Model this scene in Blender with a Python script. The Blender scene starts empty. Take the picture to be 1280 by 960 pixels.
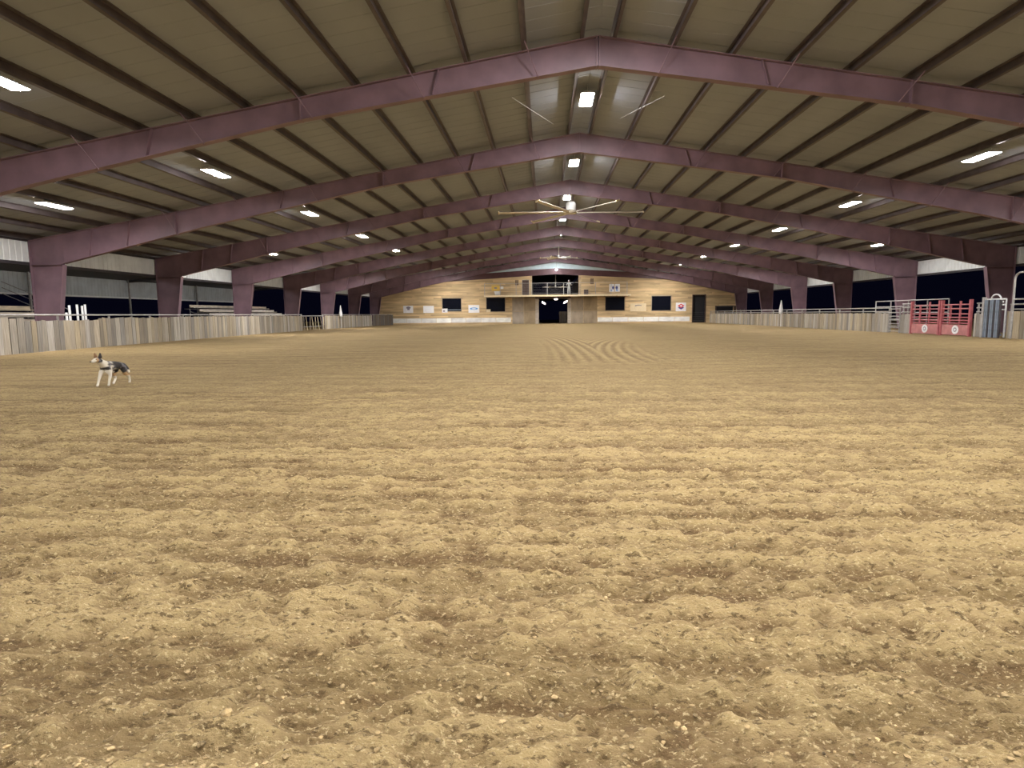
import bpy, bmesh, math, random
import numpy as np
from mathutils import Vector, Matrix

random.seed(11)
SC = bpy.context.scene
COL = SC.collection
PI = math.pi

# ------------------------------------------------------------------ camera, world, exposure
FPX, PITCH, YAW, ROLL = 763.88, 0.11319, -0.05276, -0.00893
CAMP = Vector((-1.437, 0.0, 1.1846))
cam_d = bpy.data.cameras.new('camera')
cam = bpy.data.objects.new('camera', cam_d)
COL.objects.link(cam)
cam_d.sensor_fit = 'HORIZONTAL'
cam_d.sensor_width = 36.0
cam_d.lens = 36.0 * FPX / 1280.0
cam_d.clip_start, cam_d.clip_end = 0.05, 500
_F = Vector((math.sin(YAW) * math.cos(PITCH), math.cos(YAW) * math.cos(PITCH), -math.sin(PITCH)))
_R = Vector((math.cos(YAW), -math.sin(YAW), 0))
_U = _R.cross(_F)
R_ = _R * math.cos(ROLL) + _U * math.sin(ROLL)
U_ = _U * math.cos(ROLL) - _R * math.sin(ROLL)
M = Matrix((R_, U_, -_F)).transposed().to_4x4()
M.translation = CAMP
cam.matrix_world = M
SC.camera = cam

world = bpy.data.worlds.new('night')
SC.world = world
world.use_nodes = True
bg = world.node_tree.nodes['Background']
bg.inputs['Color'].default_value = (0.0013, 0.0014, 0.0050, 1)
bg.inputs['Strength'].default_value = 1.0

SC.view_settings.view_transform = 'Standard'
SC.view_settings.look = 'None'
SC.view_settings.gamma = 1.0
SC.view_settings.use_curve_mapping = False
SC.view_settings.exposure = 0.0
LAMP_STRENGTH = 215.0
LAMP_COLOR = (1.0, 0.965, 0.97, 1)
SC.cycles.use_light_tree = True
SC.cycles.max_bounces = 6
SC.cycles.diffuse_bounces = 4
SC.cycles.sample_clamp_indirect = 6

# ------------------------------------------------------------------ building numbers (metres)
S = 8.585                      # bay length
ZR, SLOPE = 8.393, 0.16569     # ridge height of the rafter tops, roof slope
W = 23.45                      # half width to the outer column face
PSP, P0 = 1.524, 0.393         # purlin spacing, ridge purlin offset
YEND = 77.35                   # front face of the end wall
def FY(k): return 17.047 + (k - 1) * S
def roof(x): return ZR - SLOPE * abs(x)

def lerp_list(pts, y):
    if y <= pts[0][1]: return pts[0][0]
    for (x0, y0), (x1, y1) in zip(pts, pts[1:]):
        if y <= y1: return x0 + (x1 - x0) * (y - y0) / (y1 - y0)
    return pts[-1][0]
FENCE_L = [(-19.1, 10), (-19.4, 19.3), (-20.0, 26.5), (-21.1, 41), (-21.55, 51), (-21.45, 70.7), (-20.4, 76.8)]
FENCE_R = [(17.8, 10), (17.8, 33), (18.0, 45), (18.35, 62), (18.7, 77)]
def XL(y): return lerp_list(FENCE_L, y)
def XR(y): return lerp_list(FENCE_R, y)

# ------------------------------------------------------------------ numpy noise for the ground
_rng = np.random.RandomState(5)
_TAB = _rng.rand(256, 256).astype(np.float32)
def vnoise(x, y):
    xi = np.floor(x).astype(np.int64); yi = np.floor(y).astype(np.int64)
    fx = x - xi; fy = y - yi
    fx = fx * fx * (3 - 2 * fx); fy = fy * fy * (3 - 2 * fy)
    a = _TAB[xi & 255, yi & 255]; b = _TAB[(xi + 1) & 255, yi & 255]
    c = _TAB[xi & 255, (yi + 1) & 255]; d = _TAB[(xi + 1) & 255, (yi + 1) & 255]
    return (a + (b - a) * fx) * (1 - fy) + (c + (d - c) * fx) * fy - 0.5
def ground_h(x, y, crest=False):
    x = np.asarray(x, dtype=np.float64); y = np.asarray(y, dtype=np.float64)
    yy = y + 0.12 * vnoise(x * 0.35 + 7, y * 0.35) + 0.04 * vnoise(x * 2 + 3, y * 2)
    mod = 0.35 + 1.3 * np.clip(vnoise(x * 0.45 + 31, y * 0.9 + 5) + 0.3, 0, 1)
    h = 0.013 * mod * np.sin(yy * 2 * PI / 0.26)
    h += 0.009 * np.sin(yy * 2 * PI / 0.97 + 1.3 * vnoise(x * .2, y * .2))
    h += 0.028 * vnoise(x * 2.2 + 11, y * 4.5)
    h += 0.055 * np.maximum(vnoise(x * 9 + 2, y * 12 + 9), -0.15)
    h += 0.034 * vnoise(x * 21, y * 27)
    h += 0.016 * vnoise(x * 52, y * 60)
    near = np.clip(1.25 - np.abs(y) / 9.0, 0.0, 1) * .72 + .28 * np.clip((40 - np.abs(y)) / 25, .3, 1)
    h *= near
    # curved drag marks left by the harrow in mid arena
    xc = x - 0.15 - 0.012 * (y - 17) ** 2 * np.where(x > 0.3, 1, -0.3)
    msk = np.clip(1.9 - np.abs(x - 0.25), 0, 1) * np.clip((y - 14) / 3, 0, 1) * np.clip((36 - y) / 5, 0, 1)
    h += 0.013 * msk * np.sin(xc * 2 * PI / 0.33)
    if crest: return h
    h += 0.06 * vnoise(x * 0.18 + 3, y * 0.12 + 8) * np.clip((y - 8) / 10, 0, 1)
    fade = np.clip(1 - (np.abs(x) - 19) / 2, 0, 1) * np.clip((75 - y) / 3, 0, 1)
    return h * fade - 0.0

# ------------------------------------------------------------------ mesh helpers
class MB:
    def __init__(s): s.v = []; s.f = []
    def add(s, vs, fs):
        n = len(s.v); s.v += [tuple(v) for v in vs]; s.f += [tuple(i + n for i in f) for f in fs]; return s
    def box(s, x0, x1, y0, y1, z0, z1):
        return s.hexa([(x0, y0, z0), (x1, y0, z0), (x1, y1, z0), (x0, y1, z0), (x0, y0, z1), (x1, y0, z1), (x1, y1, z1), (x0, y1, z1)])
    def hexa(s, p):
        return s.add(p, [(0, 3, 2, 1), (4, 5, 6, 7), (0, 1, 5, 4), (1, 2, 6, 5), (2, 3, 7, 6), (3, 0, 4, 7)])
    def prism(s, poly, axis, a, b):
        """poly in the plane across axis ('x': y,z  'y': x,z  'z': x,y), swept from a to b"""
        mk = {'x': lambda p, t: (t, p[0], p[1]), 'y': lambda p, t: (p[0], t, p[1]), 'z': lambda p, t: (p[0], p[1], t)}[axis]
        n = len(poly)
        return s.add([mk(p, a) for p in poly] + [mk(p, b) for p in poly],
                     [tuple(range(n))[::-1], tuple(range(n, 2 * n))] + [(i, (i + 1) % n, n + (i + 1) % n, n + i) for i in range(n)])
    def tube(s, pts, r, n=8, cap=True):
        pts = [Vector(p) for p in pts]; rs = r if isinstance(r, (list, tuple)) else [r] * len(pts)
        base = len(s.v); prev = None
        for i, p in enumerate(pts):
            d = (pts[min(i + 1, len(pts) - 1)] - pts[max(i - 1, 0)]).normalized()
            if prev is None:
                u = d.cross(Vector((0, 0, 1)) if abs(d.z) < .9 else Vector((1, 0, 0))).normalized()
            else:
                u = (prev - d * prev.dot(d)).normalized()
            prev = u; w = d.cross(u)
            for j in range(n):
                a = 2 * PI * j / n
                s.v.append(tuple(p + (u * math.cos(a) + w * math.sin(a)) * rs[i]))
        for i in range(len(pts) - 1):
            for j in range(n):
                a = base + i * n; b = a + n
                s.f.append((a + j, a + (j + 1) % n, b + (j + 1) % n, b + j))
        if cap:
            s.f.append(tuple(base + j for j in range(n))[::-1])
            s.f.append(tuple(base + (len(pts) - 1) * n + j for j in range(n)))
        return s
    def lathe(s, prof, cx, cy, n=16):
        base = len(s.v); k = len(prof)
        for (r, z) in prof:
            for j in range(n):
                a = 2 * PI * j / n; s.v.append((cx + r * math.cos(a), cy + r * math.sin(a), z))
        for i in range(k - 1):
            for j in range(n):
                a = base + i * n; b = a + n
                s.f.append((a + j, a + (j + 1) % n, b + (j + 1) % n, b + j))
        s.f.append(tuple(base + j for j in range(n))[::-1]); s.f.append(tuple(base + (k - 1) * n + j for j in range(n)))
        return s
    def mesh(s, name, m, smooth=False, off=(0, 0, 0)):
        me = bpy.data.meshes.new(name)
        o = Vector(off)
        me.from_pydata([tuple(Vector(v) - o) for v in s.v], [], s.f)
        bm = bmesh.new(); bm.from_mesh(me); bmesh.ops.recalc_face_normals(bm, faces=bm.faces); bm.to_mesh(me); bm.free()
        if m: me.materials.append(m)
        if smooth: me.polygons.foreach_set('use_smooth', [True] * len(me.polygons))
        return me

def link(name, me, parent=None, loc=(0, 0, 0), rot=None):
    o = bpy.data.objects.new(name, me); COL.objects.link(o)
    if parent: o.parent = parent
    o.location = loc
    if rot: o.rotation_euler = rot
    return o
def wpos(o):
    p = Vector(o.location)
    while o.parent: o = o.parent; p += o.location
    return p
def obj(name, mb, m, parent=None, smooth=False, label=None):
    """mb is in world coordinates; the object's origin goes to the middle of its bounding box"""
    lo = [min(v[i] for v in mb.v) for i in range(3)]; hi = [max(v[i] for v in mb.v) for i in range(3)]
    c = Vector([(a + b) / 2 for a, b in zip(lo, hi)])
    o = link(name, mb.mesh(name, m, smooth, c), parent, c - (wpos(parent) if parent else Vector()))
    if label: o['label'] = label
    return o
def thing(name, label, cat, loc, group=None):
    o = bpy.data.objects.new(name, None); COL.objects.link(o); o.location = loc
    o.empty_display_size = .2
    return tag(o, label, cat, group)
def tag(o, label, cat, group=None):
    o['label'] = label; o['category'] = cat
    if group: o['group'] = group
    return o
def struct(o, label=None):
    o['kind'] = 'structure'
    if label: o['label'] = label
    return o
def copy_tree(o, parent=None):
    c = o.copy(); COL.objects.link(c)
    if parent: c.parent = parent
    for ch in [x for x in o.children]: copy_tree(ch, c)
    return c

# ------------------------------------------------------------------ materials
def mat(name, color, rough=.6, metal=0.0, var=0.0, scale=3.0, stretch=(1, 1, 1), bump=0.0, bscale=40.0, rand=0.0, dark=None):
    m = bpy.data.materials.new(name); m.use_nodes = True
    nt = m.node_tree; b = nt.nodes['Principled BSDF']
    b.inputs['Base Color'].default_value = (*color, 1); b.inputs['Roughness'].default_value = rough; b.inputs['Metallic'].default_value = metal
    N = nt.nodes.new; Lk = nt.links.new
    tc = N('ShaderNodeTexCoord'); mp = N('ShaderNodeMapping'); mp.inputs['Scale'].default_value = stretch
    Lk(tc.outputs['Object'], mp.inputs['Vector'])
    if var > 0 or rand > 0:
        nz = N('ShaderNodeTexNoise'); nz.inputs['Scale'].default_value = scale; nz.inputs['Detail'].default_value = 5
        if rand > 0:
            oi = N('ShaderNodeObjectInfo'); ad = N('ShaderNodeVectorMath'); ad.operation = 'ADD'
            cx = N('ShaderNodeCombineXYZ'); ml = N('ShaderNodeMath'); ml.operation = 'MULTIPLY'; ml.inputs[1].default_value = 57.0
            Lk(oi.outputs['Random'], ml.inputs[0]); Lk(ml.outputs[0], cx.inputs[0]); Lk(ml.outputs[0], cx.inputs[2])
            Lk(mp.outputs[0], ad.inputs[0]); Lk(cx.outputs[0], ad.inputs[1]); Lk(ad.outputs[0], nz.inputs['Vector'])
        else:
            Lk(mp.outputs[0], nz.inputs['Vector'])
        mx = N('ShaderNodeMix'); mx.data_type = 'RGBA'
        d = dark if dark else tuple(c * (1 - var) for c in color)
        mx.inputs[6].default_value = (*d, 1); mx.inputs[7].default_value = (*[min(1, c * (1 + var * .5)) for c in color], 1)
        cr = N('ShaderNodeMapRange'); cr.inputs[1].default_value = .3; cr.inputs[2].default_value = .7
        Lk(nz.outputs[0], cr.inputs[0]); Lk(cr.outputs[0], mx.inputs[0])
        out = mx.outputs[2]
        if rand > 0:
            hv = N('ShaderNodeHueSaturation'); mr = N('ShaderNodeMapRange'); mr.inputs[3].default_value = 1 - rand; mr.inputs[4].default_value = 1 + rand
            Lk(oi.outputs['Random'], mr.inputs[0]); Lk(mr.outputs[0], hv.inputs['Value'])
            sm = N('ShaderNodeMath'); sm.operation = 'MULTIPLY'; sm.inputs[1].default_value = 7.31
            fr = N('ShaderNodeMath'); fr.operation = 'FRACT'; Lk(oi.outputs['Random'], sm.inputs[0]); Lk(sm.outputs[0], fr.inputs[0])
            ms = N('ShaderNodeMapRange'); ms.inputs[3].default_value = .45; ms.inputs[4].default_value = 1.15
            Lk(fr.outputs[0], ms.inputs[0]); Lk(ms.outputs[0], hv.inputs['Saturation'])
            Lk(out, hv.inputs['Color']); out = hv.outputs[0]
        Lk(out, b.inputs['Base Color'])
    if bump > 0:
        n2 = N('ShaderNodeTexNoise'); n2.inputs['Scale'].default_value = bscale; n2.inputs['Detail'].default_value = 4
        bp = N('ShaderNodeBump'); bp.inputs['Strength'].default_value = bump; bp.inputs['Distance'].default_value = .02
        Lk(mp.outputs[0], n2.inputs['Vector']); Lk(n2.outputs[0], bp.inputs['Height']); Lk(bp.outputs[0], b.inputs['Normal'])
    return m
def emit(name, color, strength):
    m = bpy.data.materials.new(name); m.use_nodes = True; b = m.node_tree.nodes['Principled BSDF']
    b.inputs['Base Color'].default_value = (.9, .9, .9, 1); b.inputs['Emission Color'].default_value = (*color[:3], 1)
    b.inputs['Emission Strength'].default_value = strength; return m

M_STEEL = mat('mauve_painted_steel', (.228, .142, .170), .5, 0, .25, 1.2, bump=.05)
M_PURLIN = mat('purlin_primer', (.10, .08, .08), .45, 0, .3, 2.0)
M_DECK = mat('roof_insulation_facing', (.31, .335, .365), .8, 0, .16, .35, (1, .4, 1), bump=.1, bscale=3)
M_CLAD = mat('white_metal_cladding', (.84, .87, .86), .45, 0, .12, 1.5)
M_CLAD2 = mat('grey_metal_cladding', (.55, .60, .62), .5, 0, .15, 1.5)
M_DARKSTEEL = mat('dark_steel', (.045, .04, .045), .55, 0, .2, 2)
M_PLANK = mat('weathered_board', (.37, .315, .225), .85, 0, .45, 2.2, (7, 7, .7), .4, 18, rand=.36)
M_PLANKD = mat('dark_stained_board', (.11, .085, .06), .85, 0, .4, 2.2, (7, 7, .7), .4, 18, rand=.3)
M_PIPE = mat('galvanised_pipe', (.40, .39, .37), .45, .2, .25, 6)
M_PIPEW = mat('white_painted_pipe', (.72, .73, .72), .45, 0, .1, 6)
M_PIPEBLUE = mat('blue_grey_steel', (.24, .29, .36), .4, .2, .2, 5)
M_RED = mat('red_painted_steel', (.43, .115, .125), .45, 0, .22, 5)
M_REDP = mat('faded_red_panel', (.50, .20, .19), .55, 0, .25, 3)
M_WHITE = mat('white_paint', (.80, .80, .80), .5, 0, .05, 4)
M_CREAM = mat('cream_board', (.72, .60, .38), .6, 0, .08, 4)
M_YELLOW = mat('yellow_board', (.75, .50, .09), .6, 0, .1, 4)
M_BLUE = mat('blue_print', (.12, .36, .70), .6)
M_NAVY = mat('navy_print', (.06, .08, .26), .6)
M_GREYP = mat('grey_print', (.22, .20, .24), .6)
M_REDPRINT = mat('red_print', (.62, .05, .05), .6)
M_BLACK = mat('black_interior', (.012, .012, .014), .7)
M_WOOD = mat('light_timber', (.48, .36, .20), .7, 0, .25, 2, (1, 1, 4), .15, 14, rand=.1)
M_PLY = mat('plywood_sheet', (.32, .245, .15), .8, 0, .3, 1.3, (1, 1, .6), .2, 14, rand=.12)
M_DARKWOOD = mat('dark_brown_timber', (.085, .055, .045), .75, 0, .3, 2, (1, 1, 5))
M_BENCH = mat('tan_bench_board', (.64, .54, .39), .75, 0, .3, 2, (4, 1, 4), rand=.15)
M_PANEL = mat('white_wainscot', (.82, .82, .76), .6, 0, .22, 1.2, (1, 1, 2), rand=.14)
M_GABLE = mat('pale_blue_metal', (.52, .66, .70), .5, 0, .1, 2)
M_MAROON = mat('maroon_steel', (.10, .045, .05), .5, 0, .2, 2)
M_FAN = mat('brushed_aluminium', (.62, .57, .47), .35, .5, .1, 6)
M_CLOTH = mat('white_cloth', (.85, .85, .85), .8)
M_GREYCLOTH = mat('pale_grey_cloth', (.42, .45, .46), .85, 0, .12, 8)
M_SKIN = mat('skin', (.55, .34, .25), .6)
M_HAIR = mat('brown_hair', (.10, .06, .04), .7)
M_GLASS = mat('dark_window_glass', (.006, .007, .012), .12)
M_GLASS.node_tree.nodes['Principled BSDF'].inputs['Specular IOR Level'].default_value = .12
M_LAMP = emit('lamp_lens', LAMP_COLOR, LAMP_STRENGTH)
M_LAMPR = emit('ridge_lamp_lens', LAMP_COLOR, LAMP_STRENGTH * 2.2)
M_LAMPO = emit('eave_lamp_lens', LAMP_COLOR, LAMP_STRENGTH * 1.35)
M_LAMP_BOOST = emit('boosted_unseen_lens', LAMP_COLOR, LAMP_STRENGTH * 5.0)  # unseen ridge lamps near the camera, boosted to brighten the foreground
M_LAMPW = emit('wall_lamp_lens', LAMP_COLOR, LAMP_STRENGTH * 1.9)
M_LAMPS = emit('aisle_lamp_lens', (1, .88, .8), 9.0)
M_LAMPH = mat('lamp_housing', (.55, .55, .56), .4, .3)

def siding_material():
    m = mat('timber_siding', (.60, .44, .235), .7, 0, .3, 1.1, (.35, 1, 3), 0)
    nt = m.node_tree; N = nt.nodes.new; Lk = nt.links.new; b = nt.nodes['Principled BSDF']
    src = b.inputs['Base Color'].links[0].from_socket
    tc = N('ShaderNodeTexCoord'); sp = N('ShaderNodeSeparateXYZ'); Lk(tc.outputs['Object'], sp.inputs[0])
    dv = N('ShaderNodeMath'); dv.operation = 'DIVIDE'; dv.inputs[1].default_value = .19; Lk(sp.outputs['Z'], dv.inputs[0])
    fl = N('ShaderNodeMath'); fl.operation = 'FLOOR'; Lk(dv.outputs[0], fl.inputs[0])
    xd = N('ShaderNodeMath'); xd.operation = 'MULTIPLY_ADD'; xd.inputs[1].default_value = .27; Lk(sp.outputs['X'], xd.inputs[0])
    wn0 = N('ShaderNodeTexWhiteNoise'); wn0.noise_dimensions = '1D'; Lk(fl.outputs[0], wn0.inputs['W']); Lk(wn0.outputs['Value'], xd.inputs[2])
    fx = N('ShaderNodeMath'); fx.operation = 'FLOOR'; Lk(xd.outputs[0], fx.inputs[0])
    cb = N('ShaderNodeCombineXYZ'); Lk(fl.outputs[0], cb.inputs[0]); Lk(fx.outputs[0], cb.inputs[1])
    wn = N('ShaderNodeTexWhiteNoise'); wn.noise_dimensions = '2D'; Lk(cb.outputs[0], wn.inputs['Vector'])
    mr = N('ShaderNodeMapRange'); mr.inputs[3].default_value = .78; mr.inputs[4].default_value = 1.22; Lk(wn.outputs['Value'], mr.inputs[0])
    hv = N('ShaderNodeHueSaturation'); Lk(mr.outputs[0], hv.inputs['Value']); Lk(src, hv.inputs['Color']); Lk(hv.outputs[0], b.inputs['Base Color'])
    fr = N('ShaderNodeMath'); fr.operation = 'FRACT'; Lk(dv.outputs[0], fr.inputs[0])
    gt = N('ShaderNodeMath'); gt.operation = 'GREATER_THAN'; gt.inputs[1].default_value = .1; Lk(fr.outputs[0], gt.inputs[0])
    bp = N('ShaderNodeBump'); bp.inputs['Distance'].default_value = .03; Lk(gt.outputs[0], bp.inputs['Height']); Lk(bp.outputs[0], b.inputs['Normal'])
    return m
M_SIDING = siding_material()

def soil_material():
    m = bpy.data.materials.new('arena_soil'); m.use_nodes = True
    nt = m.node_tree; N = nt.nodes.new; Lk = nt.links.new; b = nt.nodes['Principled BSDF']
    b.inputs['Roughness'].default_value = .95; b.inputs['Specular IOR Level'].default_value = .15
    tc = N('ShaderNodeTexCoord')
    def noise(scale, stretch, detail=6, rough=.6):
        mp = N('ShaderNodeMapping'); mp.inputs['Scale'].default_value = stretch; Lk(tc.outputs['Object'], mp.inputs[0])
        n = N('ShaderNodeTexNoise'); n.inputs['Scale'].default_value = scale; n.inputs['Detail'].default_value = detail; n.inputs['Roughness'].default_value = rough
        Lk(mp.outputs[0], n.inputs['Vector']); return n.outputs[0]
    def rng(s, a, c, lo=0., hi=1.):
        r = N('ShaderNodeMapRange'); r.inputs[1].default_value = a; r.inputs[2].default_value = c; r.inputs[3].default_value = lo; r.inputs[4].default_value = hi
        Lk(s, r.inputs[0]); return r.outputs[0]
    def mix(f, a, c, mode='MIX'):
        x = N('ShaderNodeMix'); x.data_type = 'RGBA'; x.blend_type = mode
        if isinstance(f, float): x.inputs[0].default_value = f
        else: Lk(f, x.inputs[0])
        for i, s in ((6, a), (7, c)):
            if isinstance(s, tuple): x.inputs[i].default_value = (*s, 1)
            else: Lk(s, x.inputs[i])
        return x.outputs[2]
    at = N('ShaderNodeAttribute'); at.attribute_name = 'relief_shade'
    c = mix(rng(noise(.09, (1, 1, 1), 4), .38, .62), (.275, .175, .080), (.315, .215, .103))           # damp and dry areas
    c = mix(rng(at.outputs['Fac'], .22, .85), mix(.60, c, (.085, .052, .020)), mix(.55, c, (.50, .385, .185)))  # painted relief shading: hollows darker, crests paler
    c = mix(rng(noise(1.0, (.35, 3.6, 1), 6, .65), .42, .62, 0, .40), c, (.43, .325, .150))            # streaks drawn by the harrow
    c = mix(rng(noise(.8, (.3, 4.5, 1), 6, .65), .54, .66, 0, .5), c, (.15, .098, .040))
    c = mix(rng(noise(24, (.8, 1.6, 1), 5, .7), .54, .62, 0, .8), c, (.090, .057, .022))               # dark crumbs
    c = mix(rng(noise(62, (.8, 1.2, 1), 3, .7), .57, .64, 0, .7), c, (.62, .49, .27))                  # pale fibre
    c = mix(rng(noise(8, (1, 2.2, 1), 4, .6), .56, .68, 0, .55), c, (.125, .082, .034))
    Lk(c, b.inputs['Base Color'])
    ad = N('ShaderNodeMath'); ad.operation = 'ADD'
    Lk(noise(34, (1, 1.4, 1), 6, .7), ad.inputs[0]); Lk(noise(5, (.6, 2.5, 1), 5), ad.inputs[1])
    bp = N('ShaderNodeBump'); bp.inputs['Strength'].default_value = 1.0; bp.inputs['Distance'].default_value = .05
    Lk(ad.outputs[0], bp.inputs['Height']); Lk(bp.outputs[0], b.inputs['Normal'])
    return m
M_SOIL = soil_material()

# ------------------------------------------------------------------ floor
def axis_steps(lo, hi, f):
    v = [lo]
    while v[-1] < hi: v.append(v[-1] + f(v[-1]))
    return v
ys = [-25, -12, -5, -1, .4] + axis_steps(1.0, 26, lambda y: min(.12, .004 + .0013 * y * y))
ys += axis_steps(26.4, 60, lambda y: .45) + axis_steps(61, 82, lambda y: 1.5) + [95, 130]
xp = axis_steps(0.0, 21, lambda x: .010 + .0062 * x) + [24, 30, 40, 60]
xs = [-v for v in xp[:0:-1]] + xp
xs = np.array(xs); ys = np.array(ys)
GX, GY = np.meshgrid(xs, ys)
GZ = ground_h(GX, GY)
GZ[GY < .9] *= 0.0
nx, ny = len(xs), len(ys)
fm = bpy.data.meshes.new('floor')
fm.vertices.add(nx * ny)
fm.vertices.foreach_set('co', np.stack([GX, GY, GZ], -1).astype(np.float32).ravel())
i0 = (np.arange(ny - 1)[:, None] * nx + np.arange(nx - 1)[None, :]).ravel()
quads = np.stack([i0, i0 + 1, i0 + 1 + nx, i0 + nx], -1).astype(np.int32)
fm.loops.add(quads.size); fm.loops.foreach_set('vertex_index', quads.ravel())
fm.polygons.add(len(quads)); fm.polygons.foreach_set('loop_start', np.arange(0, quads.size, 4, dtype=np.int32))
fm.polygons.foreach_set('use_smooth', np.ones(len(quads), dtype=bool))
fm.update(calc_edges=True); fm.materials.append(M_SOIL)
relief_shade = np.clip(.5 + ground_h(GX, GY, True) / .052, 0, 1)              # relief shading painted in by height: crests paled, hollows darkened
at = fm.attributes.new('relief_shade', 'FLOAT', 'POINT'); at.data.foreach_set('value', relief_shade.astype(np.float32).ravel())
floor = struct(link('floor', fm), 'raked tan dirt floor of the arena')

# ------------------------------------------------------------------ roof: ceiling with ribbed sheets, purlins as its pieces
Y0R, Y1R = -18.0, YEND + .6
mb = MB(); DK = .21
for sx in (-1, 1):
    e = W + .35
    mb.hexa([(0, Y0R, ZR + DK), (sx * e, Y0R, roof(e) + DK), (sx * e, Y1R, roof(e) + DK), (0, Y1R, ZR + DK),
             (0, Y0R, ZR + DK + .05), (sx * e, Y0R, roof(e) + DK + .05), (sx * e, Y1R, roof(e) + DK + .05), (0, Y1R, ZR + DK + .05)])
    y = Y0R + .3
    while y < Y1R - .2:                       # ribs of the sheets, running down the slope
        for (a, b_) in ((-.045, .045),):
            mb.hexa([(0, y + a, ZR + DK - .008), (sx * e, y + a, roof(e) + DK - .008), (sx * e, y + b_, roof(e) + DK - .008), (0, y + b_, ZR + DK - .008),
                     (0, y + a - .03, ZR + DK + .01), (sx * e, y + a - .03, roof(e) + DK + .01), (sx * e, y + b_ + .03, roof(e) + DK + .01), (0, y + b_ + .03, ZR + DK + .01)])
        y += .61
ceiling = struct(obj('ceiling', mb, M_DECK), 'grey brown ribbed underside of the gable roof')
ang = math.atan(SLOPE)
def purlin_mesh(sx):
    m_ = MB(); h, fl, t = .20, .085, .012; l2 = S / 2 - .004
    m_.box(-t / 2, t / 2, -l2, l2, 0, h)
    m_.box(-t / 2, sx * fl, -l2, l2, 0, t) if sx > 0 else m_.box(sx * fl, t / 2, -l2, l2, 0, t)
    m_.box(-sx * fl, t / 2, -l2, l2, h - t, h) if sx > 0 else m_.box(-t / 2, -sx * fl, -l2, l2, h - t, h)
    return m_.mesh('purlin', M_PURLIN)
PM = {1: purlin_mesh(1), -1: purlin_mesh(-1)}
cw = wpos(ceiling)
for k in range(0, 8):
    for sx in (-1, 1):
        for i in range(16):
            x = P0 + i * PSP
            if x > W - .15: continue
            link('purlin', PM[sx], ceiling, Vector((sx * x, FY(k) + S / 2, roof(x) + .004)) - cw, (0, sx * ang, 0))
for sx in (-1, 1):
    mb = MB().box(min(sx * (W - .02), sx * (W + .14)), max(sx * (W - .02), sx * (W + .14)), -10, YEND, 4.46, roof(W) + .19)
    obj('eave_strut', mb, M_DARKSTEEL, ceiling)

# ------------------------------------------------------------------ steel portal frames
def depth_at(x):
    pts = [(0, .75), (8, .585), (15.7, .84), (18.7, 1.03), (22.0, 1.23), (24, 1.3)]
    for (a, da), (b_, db) in zip(pts, pts[1:]):
        if x <= b_: return da + (db - da) * (x - a) / (b_ - a)
ORD = ['', 'first', 'second', 'third', 'fourth', 'fifth', 'sixth', 'seventh', 'eighth']
FLABEL = {1: 'mauve steel portal frame nearest the camera, crossing the top of the picture',
          2: 'mauve steel portal frame second from the camera, its left column first above the fence',
          3: 'mauve steel portal frame third from the camera, carrying the big ceiling fan',
          4: 'mauve steel portal frame fourth from the camera, right column behind the red gates',
          5: 'mauve steel portal frame fifth from the camera, halfway down the arena',
          6: 'mauve steel portal frame sixth from the camera, carrying the small far fan',
          7: 'mauve steel portal frame seventh from the camera, last before the end wall',
          8: 'mauve steel portal frame eighth from the camera, standing against the timber end wall'}
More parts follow.
